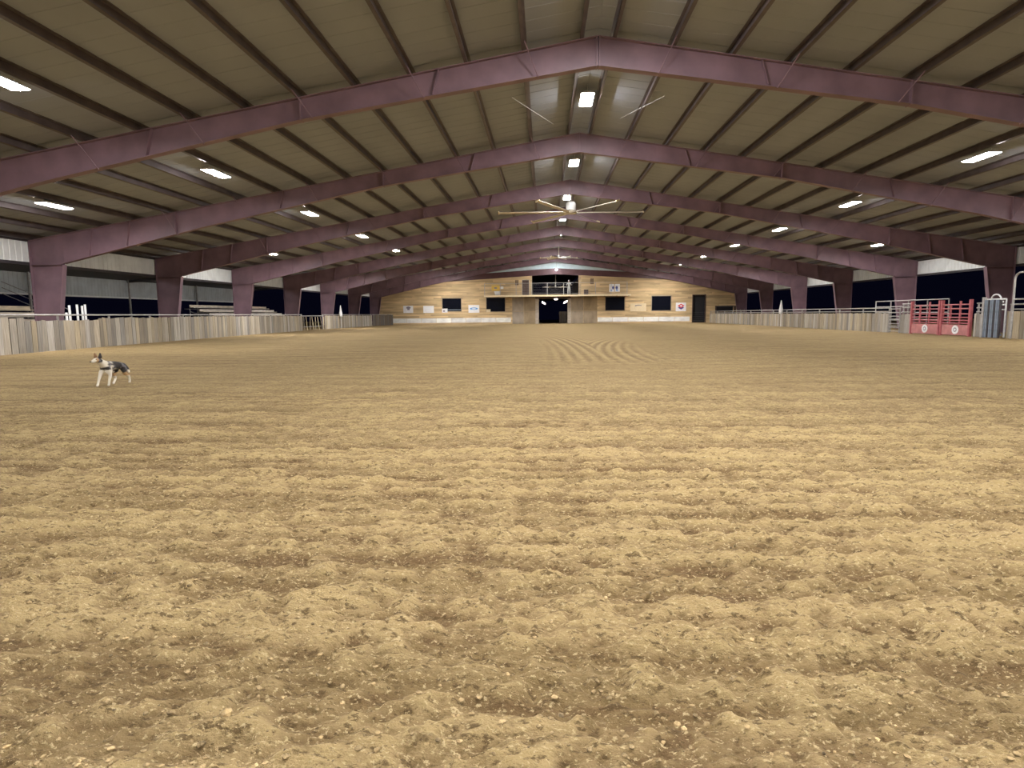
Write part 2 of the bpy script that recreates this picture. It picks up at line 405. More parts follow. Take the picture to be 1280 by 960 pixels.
def make_frame(k):
    Y = FY(k)
    t = thing('steel_frame', FLABEL[k], 'frame', (0, Y, 0))
    fw, ft, wt = .125, .022, .012
    for sx in (-1, 1):
        # tapered column
        zi = [(22.52, 0.0), (22.3, 1.4), (21.98, 3.46)]
        c = MB()
        c.prism([(sx * (W - .01), 0), (sx * zi[0][0], 0), (sx * zi[1][0], 1.4), (sx * zi[2][0], 3.46), (sx * 21.98, roof(21.98) - ft), (sx * (W - .01), roof(W) - ft)], 'y', Y - wt, Y + wt)
        c.box(min(sx * (W - ft), sx * W), max(sx * (W - ft), sx * W), Y - fw, Y + fw, 0, roof(W) - .02)
        for (xa, za), (xb, zb) in zip(zi, zi[1:]):
            c.hexa([(sx * xa, Y - fw, za), (sx * (xa + ft), Y - fw, za), (sx * (xa + ft), Y + fw, za), (sx * xa, Y + fw, za),
                    (sx * xb, Y - fw, zb), (sx * (xb + ft), Y - fw, zb), (sx * (xb + ft), Y + fw, zb), (sx * xb, Y + fw, zb)])
        c.box(min(sx * 22.0, sx * (W - ft)), max(sx * 22.0, sx * (W - ft)), Y - fw, Y + fw, 3.46, 3.48)   # knee stiffener
        c.box(min(sx * 22.4, sx * (W + .05)), max(sx * 22.4, sx * (W + .05)), Y - .2, Y + .2, 0, .03)      # base plate
        co = obj('column', c, M_STEEL, t)
        # rafter
        r = MB(); X = [0.0, 3, 6, 8, 12, 15.7, 18.7, 21.98]
        for xa, xb in zip(X, X[1:]):
            ta, tb = roof(xa), roof(xb); ba, bb = ta - depth_at(xa), tb - depth_at(xb)
            r.prism([(sx * xa, ba + ft), (sx * xb, bb + ft), (sx * xb, tb - ft), (sx * xa, ta - ft)], 'y', Y - wt, Y + wt)
            r.prism([(sx * xa, ba), (sx * xb, bb), (sx * xb, bb + ft), (sx * xa, ba + ft)], 'y', Y - fw, Y + fw)
            r.prism([(sx * xa, ta - ft), (sx * xb, tb - ft), (sx * xb, tb), (sx * xa, ta)], 'y', Y - fw, Y + fw)
        r.prism([(sx * 21.985, roof(21.985) - ft), (sx * W, roof(W) - ft), (sx * W, roof(W)), (sx * 21.985, roof(21.985))], 'y', Y - fw, Y + fw)
        ro = obj('rafter', r, M_STEEL, t)
        for xs_ in (0.02, 8.0, 16.9):                                          # bolted splice plates
            z1, z0 = roof(xs_), roof(xs_) - depth_at(xs_)
            p = MB().box(min(sx * xs_, sx * (xs_ + .03)), max(sx * xs_, sx * (xs_ + .03)), Y - fw - .01, Y + fw + .01, z0 - .02, z1 - .004)
            obj('splice_plate', p, M_STEEL, ro)
        for xs_ in (4.2, 12.2, 18.9, 20.6):                                    # web stiffeners, leaning with the rafter
            z1, z0 = roof(xs_), roof(xs_) - depth_at(xs_)
            p = MB().hexa([(sx * (xs_ + .18), Y - fw, z0 + ft), (sx * (xs_ + .2), Y - fw, z0 + ft), (sx * (xs_ + .2), Y + fw, z0 + ft), (sx * (xs_ + .18), Y + fw, z0 + ft),
                           (sx * xs_, Y - fw, z1 - ft), (sx * (xs_ + .02), Y - fw, z1 - ft), (sx * (xs_ + .02), Y + fw, z1 - ft), (sx * xs_, Y + fw, z1 - ft)])
            obj('stiffener', p, M_STEEL, ro)
        for i in (1, 3, 5, 7, 9, 11):                                          # flange braces up to the purlins
            x = P0 + i * PSP; z0 = roof(x) - depth_at(x)
            p = MB().tube([(sx * (x - .35), Y - fw - .01, z0 + .02), (sx * x, Y - .62, roof(x) + .03)], .016, 5)
            obj('flange_brace', p, M_STEEL, ro)
    return t
for k in range(1, 9): make_frame(k)

# tie rods under the first roof bay
for (x0, y0, x1, y1, lab) in ((-2.42, 20.06, -1.06, 23.65, 'thin pale steel rod under the roof left of the nearest ridge light'),
                              (2.37, 20.31, 1.31, 23.06, 'thin pale steel rod under the roof right of the nearest ridge light')):
    o = obj('brace_rod', MB().tube([(x0, y0, roof(x0) - .035), (x1, y1, roof(x1) - .035)], .009, 6), M_PIPE); tag(o, lab, 'rod')

# ------------------------------------------------------------------ side walls (upper cladding bands) and the lean-to
def ribbed_band(x, out, y0, y1, z0, z1, t=.03, pitch=.3):
    m_ = MB(); m_.box(min(x, x + out * t), max(x, x + out * t), y0, y1, z0, z1)
    y = y0 + pitch / 2
    while y < y1:
        m_.prism([(y - .05, 0), (y + .05, 0), (y + .025, 1), (y - .025, 1)], 'x', 0, 1) if False else None
        xa, xb = x, x - out * .022
        m_.hexa([(xa, y - .05, z0), (xa, y + .05, z0), (xb, y + .025, z0), (xb, y - .025, z0), (xa, y - .05, z1), (xa, y + .05, z1), (xb, y + .025, z1), (xb, y - .025, z1)])
        y += pitch
    return m_
for sx, nm in ((-1, 'wall_left'), (1, 'wall_right')):
    wl = struct(obj(nm, ribbed_band(sx * (W + .05), sx, 2, YEND - .1, 3.6, 4.46), M_CLAD), 'white ribbed metal band under the eave on the ' + nm[5:] + ' side')
    g = MB().box(min(sx * (W + .03), sx * (W + .17)), max(sx * (W + .03), sx * (W + .17)), 2, YEND - .1, 3.47, 3.6)
    obj('girt', g, M_DARKSTEEL, wl)
lt = thing('lean_to', 'grey metal lean-to shed along the left side behind the columns', 'shed', (-27.5, 40, 0))
LY1 = 61.0; XO = -31.2
mb = MB().hexa([(-23.75, 8, 4.40), (XO - .3, 8, 3.86), (XO - .3, LY1, 3.86), (-23.75, LY1, 4.40), (-23.75, 8, 4.45), (XO - .3, 8, 3.91), (XO - .3, LY1, 3.91), (-23.75, LY1, 4.45)])
obj('roof_sheet', mb, M_DARKSTEEL, lt)
obj('wall_sheet', ribbed_band(XO - .05, -1, 8, LY1, 2.66, 3.84), M_CLAD2, lt)
obj('edge_trim', MB().box(XO - .1, XO + .04, 8, LY1, 2.56, 2.66), M_CLAD, lt)
for k in range(1, 7):
    yk = FY(k) - .02
    obj('post', MB().box(XO + .05, XO + .15, yk - .05, yk + .05, 0, 3.88), M_PIPE, lt)
for yk in (FY(2), FY(4), FY(6)):
    obj('cross_beam', MB().hexa([(-23.7, yk - .06, 4.22), (XO, yk - .06, 3.68), (XO, yk + .06, 3.68), (-23.7, yk + .06, 4.22), (-23.7, yk - .06, 4.39), (XO, yk - .06, 3.85), (XO, yk + .06, 3.85), (-23.7, yk + .06, 4.39)]), M_DARKSTEEL, lt)

M_ADDED_TUBE = emit('added_tube_glow', LAMP_COLOR, 75.0)
for k in (1, 2, 3, 4, 5):  # unseen tube lights added to brighten the lean-to
    y = FY(k) + S / 2
    t = obj('added_tube_light', MB().box(-25.28, -25.12, y - 1.2, y + 1.2, 4.17, 4.21), M_LAMPH, lt)
    obj('tube', MB().tube([(-25.2, y - 1.15, 4.14), (-25.2, y + 1.15, 4.14)], .03, 8), M_ADDED_TUBE, t)
    for dy in (-.9, .9): obj('hanger', MB().tube([(-25.2, y + dy, 4.2), (-25.2, y + dy, 4.31)], .01, 5), M_LAMPH, t)
# ------------------------------------------------------------------ end wall
def ztop(x):                       # top of the timber wall
    return min(6.13 - .058 * abs(x), roof(x) - depth_at(min(abs(x), 22)) + .25)
OPEN = [(-2.07, 1.53, 0, 3.12), (-2.9, 2.88, 3.58, 9), (-14.24, -11.87, 1.68, 3.26), (-8.66, -6.32, 1.58, 3.3), (6.25, 8.6, 1.59, 3.25),
        (11.97, 14.29, 1.54, 3.29), (17.0, 18.48, 0, 3.34), (-4.11, -3.3, 3.58, 5.44)]
xsplit = sorted(set([-22.9, 22.9, 0, -18, -15.2, 15.2, 20, -20] + [o[0] for o in OPEN] + [o[1] for o in OPEN]))
mb = MB()
for xa, xb in zip(xsplit, xsplit[1:]):
    cuts = sorted([(o[2], o[3]) for o in OPEN if o[0] <= xa + 1e-6 and o[1] >= xb - 1e-6])
    z = 0.0
    for (c0, c1) in cuts + [(99, 99)]:
        if c0 > z + 1e-6:
            ta, tb = (min(c0, ztop(xa)), min(c0, ztop(xb)))
            if ta > z: mb.prism([(xa, z), (xb, z), (xb, tb), (xa, ta)], 'y', YEND, YEND + .14)
        z = max(z, c1)
wb = struct(obj('wall_back', mb, M_SIDING), 'tan timber end wall with balcony and barn door')
# maroon header and pale gable sheet above the timber
mb = MB()
for xa, xb in ((-15.5, 0), (0, 15.5)):
    mb.prism([(xa, 6.13 - .058 * abs(xa) + .003), (xb, 6.13 - .058 * abs(xb) + .003), (xb, 6.86 - .06 * abs(xb)), (xa, 6.86 - .06 * abs(xa))], 'y', YEND + .01, YEND + .16)
obj('header_beam', mb, M_MAROON, wb)
mb = MB()
for xa, xb in ((-11, 0), (0, 11)):
    mb.prism([(xa, 6.865 - .06 * abs(xa)), (xb, 6.865 - .06 * abs(xb)), (xb, roof(xb) - .03), (xa, roof(xa) - .03)], 'y', YEND + .02, YEND + .1)
obj('gable_sheet', mb, M_GABLE, wb)
mb = MB()
for xa, xb in ((-W + .1, 0), (0, W - .1)):
    mb.prism([(xa, roof(xa) - .3), (xb, roof(xb) - .3), (xb, roof(xb) + .2), (xa, roof(xa) + .2)], 'y', YEND + .2, YEND + .25)
obj('closure_sheet', mb, M_CLAD, wb)
YF = YEND - .03
xx = -20.75
while xx < -5.6:
    obj('wainscot_panel', MB().box(xx, min(xx + 1.86, -5.44), YF, YEND, .22, .80), M_PANEL, wb); xx += 1.9
xx = 5.27
while xx < 16.5:
    obj('wainscot_panel', MB().box(xx, min(xx + 1.86, 16.69), YF, YEND, .18, .74), M_PANEL, wb); xx += 1.9
for a, b_ in ((-5.4, -3.95), (-3.92, -2.5), (1.98, 3.5), (3.53, 5.2)):
    for z0, z1 in ((.02, 1.55), (1.58, 3.36)):
        obj('plywood_sheet', MB().box(a, b_, YF, YEND, z0, z1), M_PLY, wb)
for i, (x0, x1, z0, z1) in enumerate([OPEN[2], OPEN[3], OPEN[4], OPEN[5]]):
    f = MB(); w_ = .07
    f.box(x0 - w_, x1 + w_, YEND - .04, YEND + .06, z0 - w_, z0); f.box(x0 - w_, x1 + w_, YEND - .04, YEND + .06, z1, z1 + w_)
    f.box(x0 - w_, x0, YEND - .04, YEND + .06, z0, z1); f.box(x1, x1 + w_, YEND - .04, YEND + .06, z0, z1)
    wn = struct(obj('window_%d' % (i + 1), f, M_PLY), ['dark window between the two white signs on the left of the end wall', 'dark window under the left end of the balcony', 'dark window under the right end of the balcony', 'dark window between the cream sign and the red diamond sign'][i])
    obj('pane', MB().box(x0, x1, YEND + .05, YEND + .07, z0, z1), M_GLASS, wn)
    if i == 0:
        obj('sill_bar', MB().box(x0 + .6, x1, YEND + .0, YEND + .045, z0 + .12, z0 + .20), M_PIPEBLUE, wn)
# barn aisle doorway
d1 = MB().box(-2.5, -2.07, YEND - .05, YEND + .16, 0, 3.12); d1.box(1.53, 1.95, YEND - .05, YEND + .16, 0, 3.12)
d1o = struct(obj('door_1', d1, M_WOOD), 'open barn doorway in the middle of the end wall')
obj('lintel', MB().box(-2.5, 1.95, YEND - .05, YEND + .16, 3.125, 3.34), M_DARKWOOD, d1o)
d2 = MB()
for a, b_, c, d in ((16.9, 17.0, 0, 3.44), (18.48, 18.58, 0, 3.44), (17.0, 18.48, 3.34, 3.44)): d2.box(a, b_, YEND - .04, YEND + .15, c, d)
d2o = struct(obj('door_2', d2, M_DARKWOOD), 'tall dark doorway right of the red diamond sign')
for z in (.25, .5, .75, 1.0, 1.25): obj('gate_bar', MB().tube([(17.0, YEND + .1, z), (18.48, YEND + .1, z)], .025, 6), M_DARKSTEEL, d2o)
obj('door_backing', MB().box(16.9, 18.6, YEND + .3, YEND + .34, 0, 3.5), M_BLACK, d2o)
d3 = MB()
for a, b_, c, d in ((-4.17, -4.11, 3.58, 5.5), (-3.3, -3.24, 3.58, 5.5), (-4.11, -3.3, 5.44, 5.5)): d3.box(a, b_, YEND - .03, YEND + .1, c, d)
d3o = struct(obj('door_3', d3, M_WOOD), 'narrow dark door on the balcony left of the opening')
obj('door_leaf', MB().box(-4.11, -3.3, YEND + .06, YEND + .1, 3.6, 5.44), M_DARKWOOD, d3o)
# timber corner posts of the balcony opening
for x0, x1 in ((-3.18, -2.9), (2.88, 3.2)):
    obj('corner_post', MB().box(x0, x1, YEND - .04, YEND + .16, 3.58, ztop(3)), M_WOOD, wb)
# the barn aisle behind: walls, loft floor
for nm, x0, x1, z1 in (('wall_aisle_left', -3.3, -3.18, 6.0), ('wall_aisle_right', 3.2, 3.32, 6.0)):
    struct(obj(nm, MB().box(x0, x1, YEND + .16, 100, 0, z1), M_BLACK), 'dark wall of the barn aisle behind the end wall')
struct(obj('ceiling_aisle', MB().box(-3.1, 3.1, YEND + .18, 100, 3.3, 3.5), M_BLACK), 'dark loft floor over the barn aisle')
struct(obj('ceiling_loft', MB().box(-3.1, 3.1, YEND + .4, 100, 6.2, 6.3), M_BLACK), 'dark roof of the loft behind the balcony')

# vents on the upper wall
for nm, x0, x1, z0, z1, lab in (('wall_vent', -5.0, -4.6, 4.82, 5.46, 'small dark louvred vent left of the balcony door'), ('wall_vent', 4.35, 4.74, 4.86, 5.55, 'small dark louvred vent right of the balcony opening')):
    t = thing(nm, lab, 'vent', ((x0 + x1) / 2, YEND - .04, z0))
    f = MB()
    for a, b_, c, d in ((x0, x0 + .05, z0, z1), (x1 - .05, x1, z0, z1), (x0 + .05, x1 - .05, z0, z0 + .05), (x0 + .05, x1 - .05, z1 - .05, z1)): f.box(a, b_, YEND - .05, YEND - .002, c, d)
    obj('frame', f, M_DARKWOOD, t)
    for i in range(5):
        z = z0 + .08 + i * (z1 - z0 - .14) / 5
        obj('slat', MB().hexa([(x0 + .05, YEND - .045, z), (x1 - .05, YEND - .045, z), (x1 - .05, YEND - .035, z), (x0 + .05, YEND - .035, z),
                               (x0 + .05, YEND - .015, z + .06), (x1 - .05, YEND - .015, z + .06), (x1 - .05, YEND - .004, z + .06), (x0 + .05, YEND - .004, z + .06)]), M_DARKWOOD, t)

# ------------------------------------------------------------------ signs on the end wall
def sign(name, lab, x0, x1, z0, z1, m, marks, cat='sign', y=None):
    y1 = (y if y else YEND) - .003; y0 = y1 - .025
    t = thing(name, lab, cat, ((x0 + x1) / 2, (y0 + y1) / 2, z0))
    obj('board', MB().box(x0, x1, y0, y1, z0, z1), m, t)
    for j, (kind, u0, u1, v0, v1, mm) in enumerate(marks):
        a, b_ = x0 + (x1 - x0) * u0, x0 + (x1 - x0) * u1; c, d = z0 + (z1 - z0) * v0, z0 + (z1 - z0) * v1
        yy = y0 - .004 - .003 * j
        if kind == 'box': p = MB().box(a, b_, yy, y0 - .0005, c, d)
        else:
            n = 4 if kind == 'diamond' else 20
            p = MB().prism([((a + b_) / 2 + (b_ - a) / 2 * math.cos(2 * PI * i / n), (c + d) / 2 + (d - c) / 2 * math.sin(2 * PI * i / n)) for i in range(n)], 'y', yy, y0 - .0005)
        obj('marking', p, mm, t)
    return t
sign('wall_sign', 'white sign with dark grey emblem, leftmost on the end wall', -19.25, -17.99, 1.5, 2.4, M_WHITE, [('oval', .3, .75, .55, .9, M_GREYP), ('box', .4, .65, .4, .55, M_GREYP)])
sign('wall_sign', 'white sign with faint blue print, second from left on the end wall', -16.69, -15.34, 1.48, 2.37, M_WHITE, [('box', .2, .8, .62, .74, M_CLAD), ('box', .3, .7, .35, .5, M_CLAD)])
sign('wall_sign', 'white sign with bright blue oval band right of the first dark window', -10.94, -9.56, 1.45, 2.42, M_WHITE, [('oval', .12, .88, .38, .68, M_BLUE), ('oval', .3, .7, .46, .58, M_CLAD)])
sign('wall_sign', 'cream sign with dark scroll between the two right windows of the end wall', 9.31, 11.27, 1.45, 2.42, M_CREAM, [('oval', .28, .74, .58, .82, M_GREYP), ('oval', .34, .8, .5, .72, M_CREAM)])
sign('wall_sign', 'white sign with red diamond emblem left of the tall dark doorway', 14.91, 16.16, 1.41, 2.46, M_WHITE, [('diamond', .2, .82, .2, .62, M_NAVY), ('diamond', .17, .85, .38, .88, M_REDPRINT), ('diamond', .36, .66, .52, .74, M_WHITE)])
sign('window_notice', 'small white notice on the lower left corner of the first dark window', -14.3, -13.6, 1.5, 2.0, M_WHITE, [('box', .2, .5, .2, .6, M_GREYP)], 'notice', YEND - .04)
sign('window_notice', 'small tan notice on the lower left corner of the window under the balcony', -8.68, -8.15, 1.5, 1.86, M_CREAM, [], 'notice', YEND - .04)

# ------------------------------------------------------------------ balcony
bal = thing('balcony', 'long pale timber balcony deck over the barn doorway', 'balcony', (0, 76.7, 3.36))
obj('deck', MB().box(-8.84, 9.19, 76.12, YEND - .06, 3.46, 3.56), M_WOOD, bal)
obj('fascia', MB().box(-8.84, 9.19, 76.06, 76.12, 3.36, 3.56), M_CREAM, bal)
for i in range(13):
    x = -8.6 + i * 1.47
    obj('joist', MB().box(x - .03, x + .03, 76.12, YEND - .07, 3.345, 3.46), M_DARKWOOD, bal)
rail = thing('balcony_railing', 'thin grey wire railing along the front of the balcony', 'railing', (0, 76.2, 3.56))
RX = [-8.75, -6.8, -4.85, -2.95, -1.0, 1.0, 2.95, 4.9, 6.8, 8.74]
for x in RX: obj('post', MB().box(x - .03, x + .03, 76.17, 76.23, 3.562, 4.98), M_PIPE, rail)
obj('top_rail', MB().box(-8.78, 8.78, 76.165, 76.235, 4.98, 5.02), M_PIPE, rail)
obj('bottom_rail', MB().box(-8.7, 8.7, 76.185, 76.215, 3.70, 3.73), M_PIPE, rail)
mb = MB()
for i in range(6):
    z = 3.9 + i * .18; mb.tube([(-8.7, 76.2, z), (8.7, 76.2, z)], .006, 4)
o = obj('wire', mb, M_PIPE, rail); o['kind'] = 'stuff'
sign('banner_board', 'yellow board with dark mark on the left of the balcony', -7.92, -6.91, 4.14, 4.8, M_YELLOW, [('oval', .3, .68, .35, .65, M_GREYP)], 'banner', 76.62)
sign('banner_board', 'small white board right of the yellow board on the balcony', -6.88, -6.45, 4.36, 4.66, M_WHITE, [], 'banner', 76.62)
tb = thing('tub_planter', 'grey white tapered tub under the yellow board on the balcony', 'tub', (-7.2, 76.86, 3.562))
obj('tub', MB().lathe([(.28, 3.562), (.42, 4.03), (.44, 4.07), (.39, 4.07), (.34, 3.9)], -7.2, 76.86, 16), M_CLAD, tb, True)
obj('soil', MB().lathe([(.33, 3.905), (.33, 3.93)], -7.2, 76.86, 16), M_BLACK, tb)
for x0, lab in ((6.62, 'white and blue banner, left one of the pair on the right of the balcony'), (7.31, 'white and blue banner, right one of the pair on the right of the balcony')):
    sign('banner_board', lab, x0, x0 + .6, 3.86, 4.80, M_WHITE, [('oval', .55 if x0 < 7 else .1, .98 if x0 < 7 else .6, .3, .75, M_NAVY), ('oval', .2, .6, .1, .3, M_BLUE)], 'banner', 76.62)
bx = thing('storage_box', 'small dark box on the balcony right of the opening', 'box', (3.8, 76.9, 3.56))
obj('body', MB().box(3.55, 4.05, 76.7, 77.1, 3.562, 4.12), M_DARKWOOD, bx); obj('lid', MB().box(3.53, 4.07, 76.68, 77.12, 4.12, 4.17), M_DARKSTEEL, bx)

# ------------------------------------------------------------------ lights
def make_lamp(x, y, lab, group=None):
    z = roof(x) - .14
    t = thing('ceiling_light', lab, 'light', (x, y, z), group)
    sl = 0 if abs(x) < .1 else -SLOPE * (1 if x > 0 else -1)
    L2, W2 = .62, .22
    h = MB(); 
    h.hexa([(x - W2, y - L2, z), (x + W2, y - L2, z), (x + W2, y + L2, z), (x - W2, y + L2, z),
            (x - .12, y - L2, z + .07), (x + .12, y - L2, z + .07), (x + .12, y + L2, z + .07), (x - .12, y + L2, z + .07)])
    obj('housing', h, M_LAMPH, t)
    l_ = MB().hexa([(x - .16, y - L2 + .03, z - .022), (x + .16, y - L2 + .03, z - .022), (x + .16, y + L2 - .03, z - .022), (x - .16, y + L2 - .03, z - .022),
                    (x - W2 + .01, y - L2 + .01, z - .001), (x + W2 - .01, y - L2 + .01, z - .001), (x + W2 - .01, y + L2 - .01, z - .001), (x - W2 + .01, y + L2 - .01, z - .001)])
    obj('lens', l_, M_LAMP_BOOST if abs(x) < .1 and -6 < y < 6 else M_LAMPR if abs(x) < .1 else M_LAMPW if y > 70 else (M_LAMPO if abs(x) > 15 else M_LAMP), t)  # ridge lenses near the camera get the added boost
    for dy in (-.45, .45):
        top = roof(x) + (.19 if abs(x) < .1 else .02)
        obj('hanger', MB().tube([(x, y + dy, z + .07), (x, y + dy, top)], .012, 6), M_LAMPH, t)
    return t
def bay(k): return FY(k) + S / 2
CNT = ['nearest', 'second', 'third', 'fourth', 'fifth', 'sixth', 'seventh', 'eighth']
HID = 'long white light fixture overhead beyond the picture or hidden by rafters'
for k in range(-2, 8):
    vis = 1 <= k <= 5
    make_lamp(0, bay(k), '%s bright light along the roof ridge counting from the camera' % CNT[k - 1] if vis else HID, 'lights in rows under the roof' if vis else 'lights out of view')
    for sx in (-1, 1):
        side = 'left' if sx < 0 else 'right'
        vis = (0 <= k <= 4) if sx < 0 else (1 <= k <= 5)
        if sx < 0 and k == 5: continue
        n = CNT[k if sx < 0 else k - 1] if vis else ''
        make_lamp(sx * 12.78, bay(k), '%s bright light of the long row under the %s roof slope' % (n, side) if vis else HID, 'lights in rows under the roof' if vis else 'lights out of view')
for sx, k in ((-1, 1), (-1, 3), (-1, 5), (1, 1), (1, 3), (1, 5), (-1, -1), (1, -1)):
    vis = (sx, k) in ((-1, 1), (1, 3))
    make_lamp(sx * 18.72, bay(k), ('single bright light low under the left eave above the fence' if sx < 0 else 'single bright light low under the right eave above the plank fence') if vis else HID, 'lights in rows under the roof' if vis else 'lights out of view')
# pendant lamp in front of the balcony opening
pl = thing('pendant_lamp', 'bright bulb hanging in front of the pale gable above the balcony', 'light', (.12, 76.9, 6.55))
obj('rod', MB().tube([(.12, 76.9, 6.82), (.12, 76.9, 7.63)], .012, 6), M_PIPE, pl)
obj('shade', MB().lathe([(.03, 6.84), (.10, 6.80), (.18, 6.72), (.17, 6.72)], .12, 76.9, 14), M_LAMPH, pl, True)
obj('bulb', MB().lathe([(.02, 6.54), (.09, 6.58), (.12, 6.65), (.09, 6.71)], .12, 76.9, 12), emit('pendant_bulb', (.9, .93, 1), 60), pl, True)
# lamps inside the barn aisle
for x, z, lab in ((-1.45, 2.62, 'small glowing lamp on the left inside the barn doorway'), (.1, 3.1, 'small glowing lamp high in the middle inside the barn doorway'), (1.32, 2.72, 'small glowing lamp on the right inside the barn doorway')):
    yl = YEND + 1.2
    t = thing('aisle_lamp', lab, 'light', (x, yl, z), 'lamps inside the barn aisle')
    tilt = .12 if x > .5 else (-.12 if x < 0 else 0); w2 = .22 if abs(x) > .5 else .2
    obj('lens', MB().hexa([(x - w2, yl - .1, z - tilt - .11), (x + w2, yl - .1, z + tilt - .11), (x + w2, yl + .1, z + tilt - .11), (x - w2, yl + .1, z - tilt - .11),
                           (x - w2, yl - .1, z - tilt + .09), (x + w2, yl - .1, z + tilt + .09), (x + w2, yl + .1, z + tilt + .09), (x - w2, yl + .1, z - tilt + .09)]), M_LAMPS, t)
    obj('stem', MB().tube([(x, yl, z + .1), (x, yl, 3.3)], .02, 6), M_DARKSTEEL, t)
o = thing('stall_gate', 'grey green half gate inside the barn doorway on the right', 'gate', (.95, YEND + 1.8, 0))
g = MB()
for i in range(6): obj('board', MB().box(.55 + i * .165, .70 + i * .165, YEND + 1.78, YEND + 1.81, .06, 1.5), M_PLANKD, o)
for z in (.3, 1.25): obj('rail', MB().box(.52, 1.55, YEND + 1.81, YEND + 1.85, z, z + .1), M_PLANKD, o)

# ------------------------------------------------------------------ ceiling fans
def make_fan(x, y, z, R, top, lab, a0, nb=6, lit=True):
    t = thing('ceiling_fan', lab, 'fan', (x, y, z))
    obj('rod', MB().tube([(x, y, z + .42 * (R / 3.9) + .05), (x, y, top)], .045, 8), M_FAN, t)
    q = R / 3.9
    obj('motor', MB().lathe([(.16 * q, z + .10), (.27 * q, z + .14), (.27 * q, z + .48 * q), (.18 * q, z + .58 * q), (.05, z + .60 * q)], x, y, 18), M_PIPEW, t, False)
    obj('hub', MB().lathe([(.10 * q, z - .08), (.30 * q, z - .05), (.34 * q, z + .02), (.30 * q, z + .09)], x, y, 18), M_FAN, t, False)
    for i in range(nb):
        a = a0 + i * 2 * PI / nb; ca, sa = math.cos(a), math.sin(a)
        b_ = MB(); w_ = .085 * max(q, .6)
        def P(r, s, zz): return (x + ca * r - sa * s, y + sa * r + ca * s, zz)
        r0 = .3 * q
        b_.hexa([P(r0, -w_, z - .03), P(R, -w_, z - .03), P(R, w_, z + .03), P(r0, w_, z + .03), P(r0, -w_, z - .005), P(R, -w_, z - .005), P(R, w_, z + .055), P(r0, w_, z + .055)])
        bo = obj('blade', b_, M_FAN, t)
        obj('tip', MB().hexa([P(R, -w_ * 1.2, z - .05), P(R + .05, -w_ * 1.2, z - .05), P(R + .05, w_ * 1.2, z + .02), P(R, w_ * 1.2, z + .02),
                              P(R, -w_ * 1.2, z + .03), P(R + .05, -w_ * 1.2, z + .03), P(R + .05, w_ * 1.2, z + .1), P(R, w_ * 1.2, z + .1)]), M_CREAM, bo)
    return t
make_fan(.05, 34.22, 6.66, 3.9, 7.64, 'big six-blade pale metal ceiling fan hanging from the third frame', math.radians(3))
make_fan(0, FY(6), 6.55, 1.75, 7.64, 'small far ceiling fan on a long white rod above the end wall', math.radians(5))
make_fan(.06, 79.6, 4.62, 1.6, 6.2, 'white fan hanging in the dark loft behind the balcony railing', math.radians(2))

# ------------------------------------------------------------------ plank fences
def plank_mesh(v):
    m_ = MB(); w2, t2 = .5, .014
    c = [(0, 0), (.05, -.02), (-.03, .02), (.0, .03)][v]
    m_.hexa([(-t2, -w2, 0), (t2, -w2, 0), (t2, w2, 0), (-t2, w2, 0), (-t2, -w2, 1 + c[0] * .4), (t2, -w2, 1 + c[0] * .4), (t2, w2, 1 + c[1] * .4), (-t2, w2, 1 + c[1] * .4)])
    return m_
PLM = [plank_mesh(i).mesh('plank', M_PLANK) for i in range(4)]
PLD = [plank_mesh(i).mesh('plank', M_PLANKD) for i in range(4)]
def planks(parent, fx, y0, y1, hfun, meshes, wfun, gap=(.004, .02), missing=.02):
    base = wpos(parent); y = y0
    while y < y1:
        w_ = min(wfun(), y1 - y + .02)
        if random.random() > missing:
            yc = y + w_ / 2; x = fx(yc); hh = hfun(yc) * random.uniform(.985, 1.015)
            slope = math.atan2(fx(yc + .2) - fx(yc - .2), .4)
            o = link('plank', random.choice(meshes), parent, Vector((x + random.uniform(-.008, .008), yc, -.02)) - base, (random.gauss(0, .008), 0, -slope))
            o.scale = (1, w_, hh)
        y += w_ + (random.uniform(*gap) if random.random() > .1 else .05)
def rails(parent, fx, y0, y1, zs, off, r=.03, m=None, step=3.0, post_top=1.3, name='top_rail'):
    n = max(1, int((y1 - y0) / step)); Ys = [y0 + (y1 - y0) * i / n for i in range(n + 1)]
    for i, z in enumerate(zs):
        obj('pipe_rail', MB().tube([(fx(y) + off, y, z) for y in Ys], r, 7), m or M_PIPE, parent)
    for y in Ys:
        obj('post', MB().tube([(fx(y) + off + (.07 if off > 0 else -.07), y, 0), (fx(y) + off + (.07 if off > 0 else -.07), y, post_top)], .04, 8), m or M_PIPE, parent)
def fence(lab, fx, side, y0, y1, hfun, meshes=PLM, w=(.2, .34), railz=(1.32, .45), missing=0.0, gap=(.006, .028), rm=None):
    t = thing('plank_fence', lab, 'fence', (fx((y0 + y1) / 2), (y0 + y1) / 2, 0))
    planks(t, fx, y0, y1, hfun, meshes, lambda: random.uniform(*w), gap, missing)
    off = .06 * (-1 if side < 0 else 1)
    rails(t, fx, y0, y1, railz, off, .03, rm, post_top=railz[0])
    return t
def hL(y):
    if y < 20.55: return 1.24
    if y < 24.6: return 1.13
    if y < 30: return 1.21
    return 1.25
fence('long weathered plank fence along the left side, nearest stretch behind the dog', XL, -1, 13.0, 50.2, hL)
fence('weathered plank fence on the far left between the board gate and the dark boards', XL, -1, 55.4, 70.6, lambda y: 1.25)
fence('dark brown board fence closing the far left corner by the end wall', XL, -1, 70.9, 76.6, lambda y: 1.3, PLD)
gt = thing('board_gate', 'gate of loose spaced boards in the gap of the left fence', 'gate', (XL(52.8), 52.8, 0))
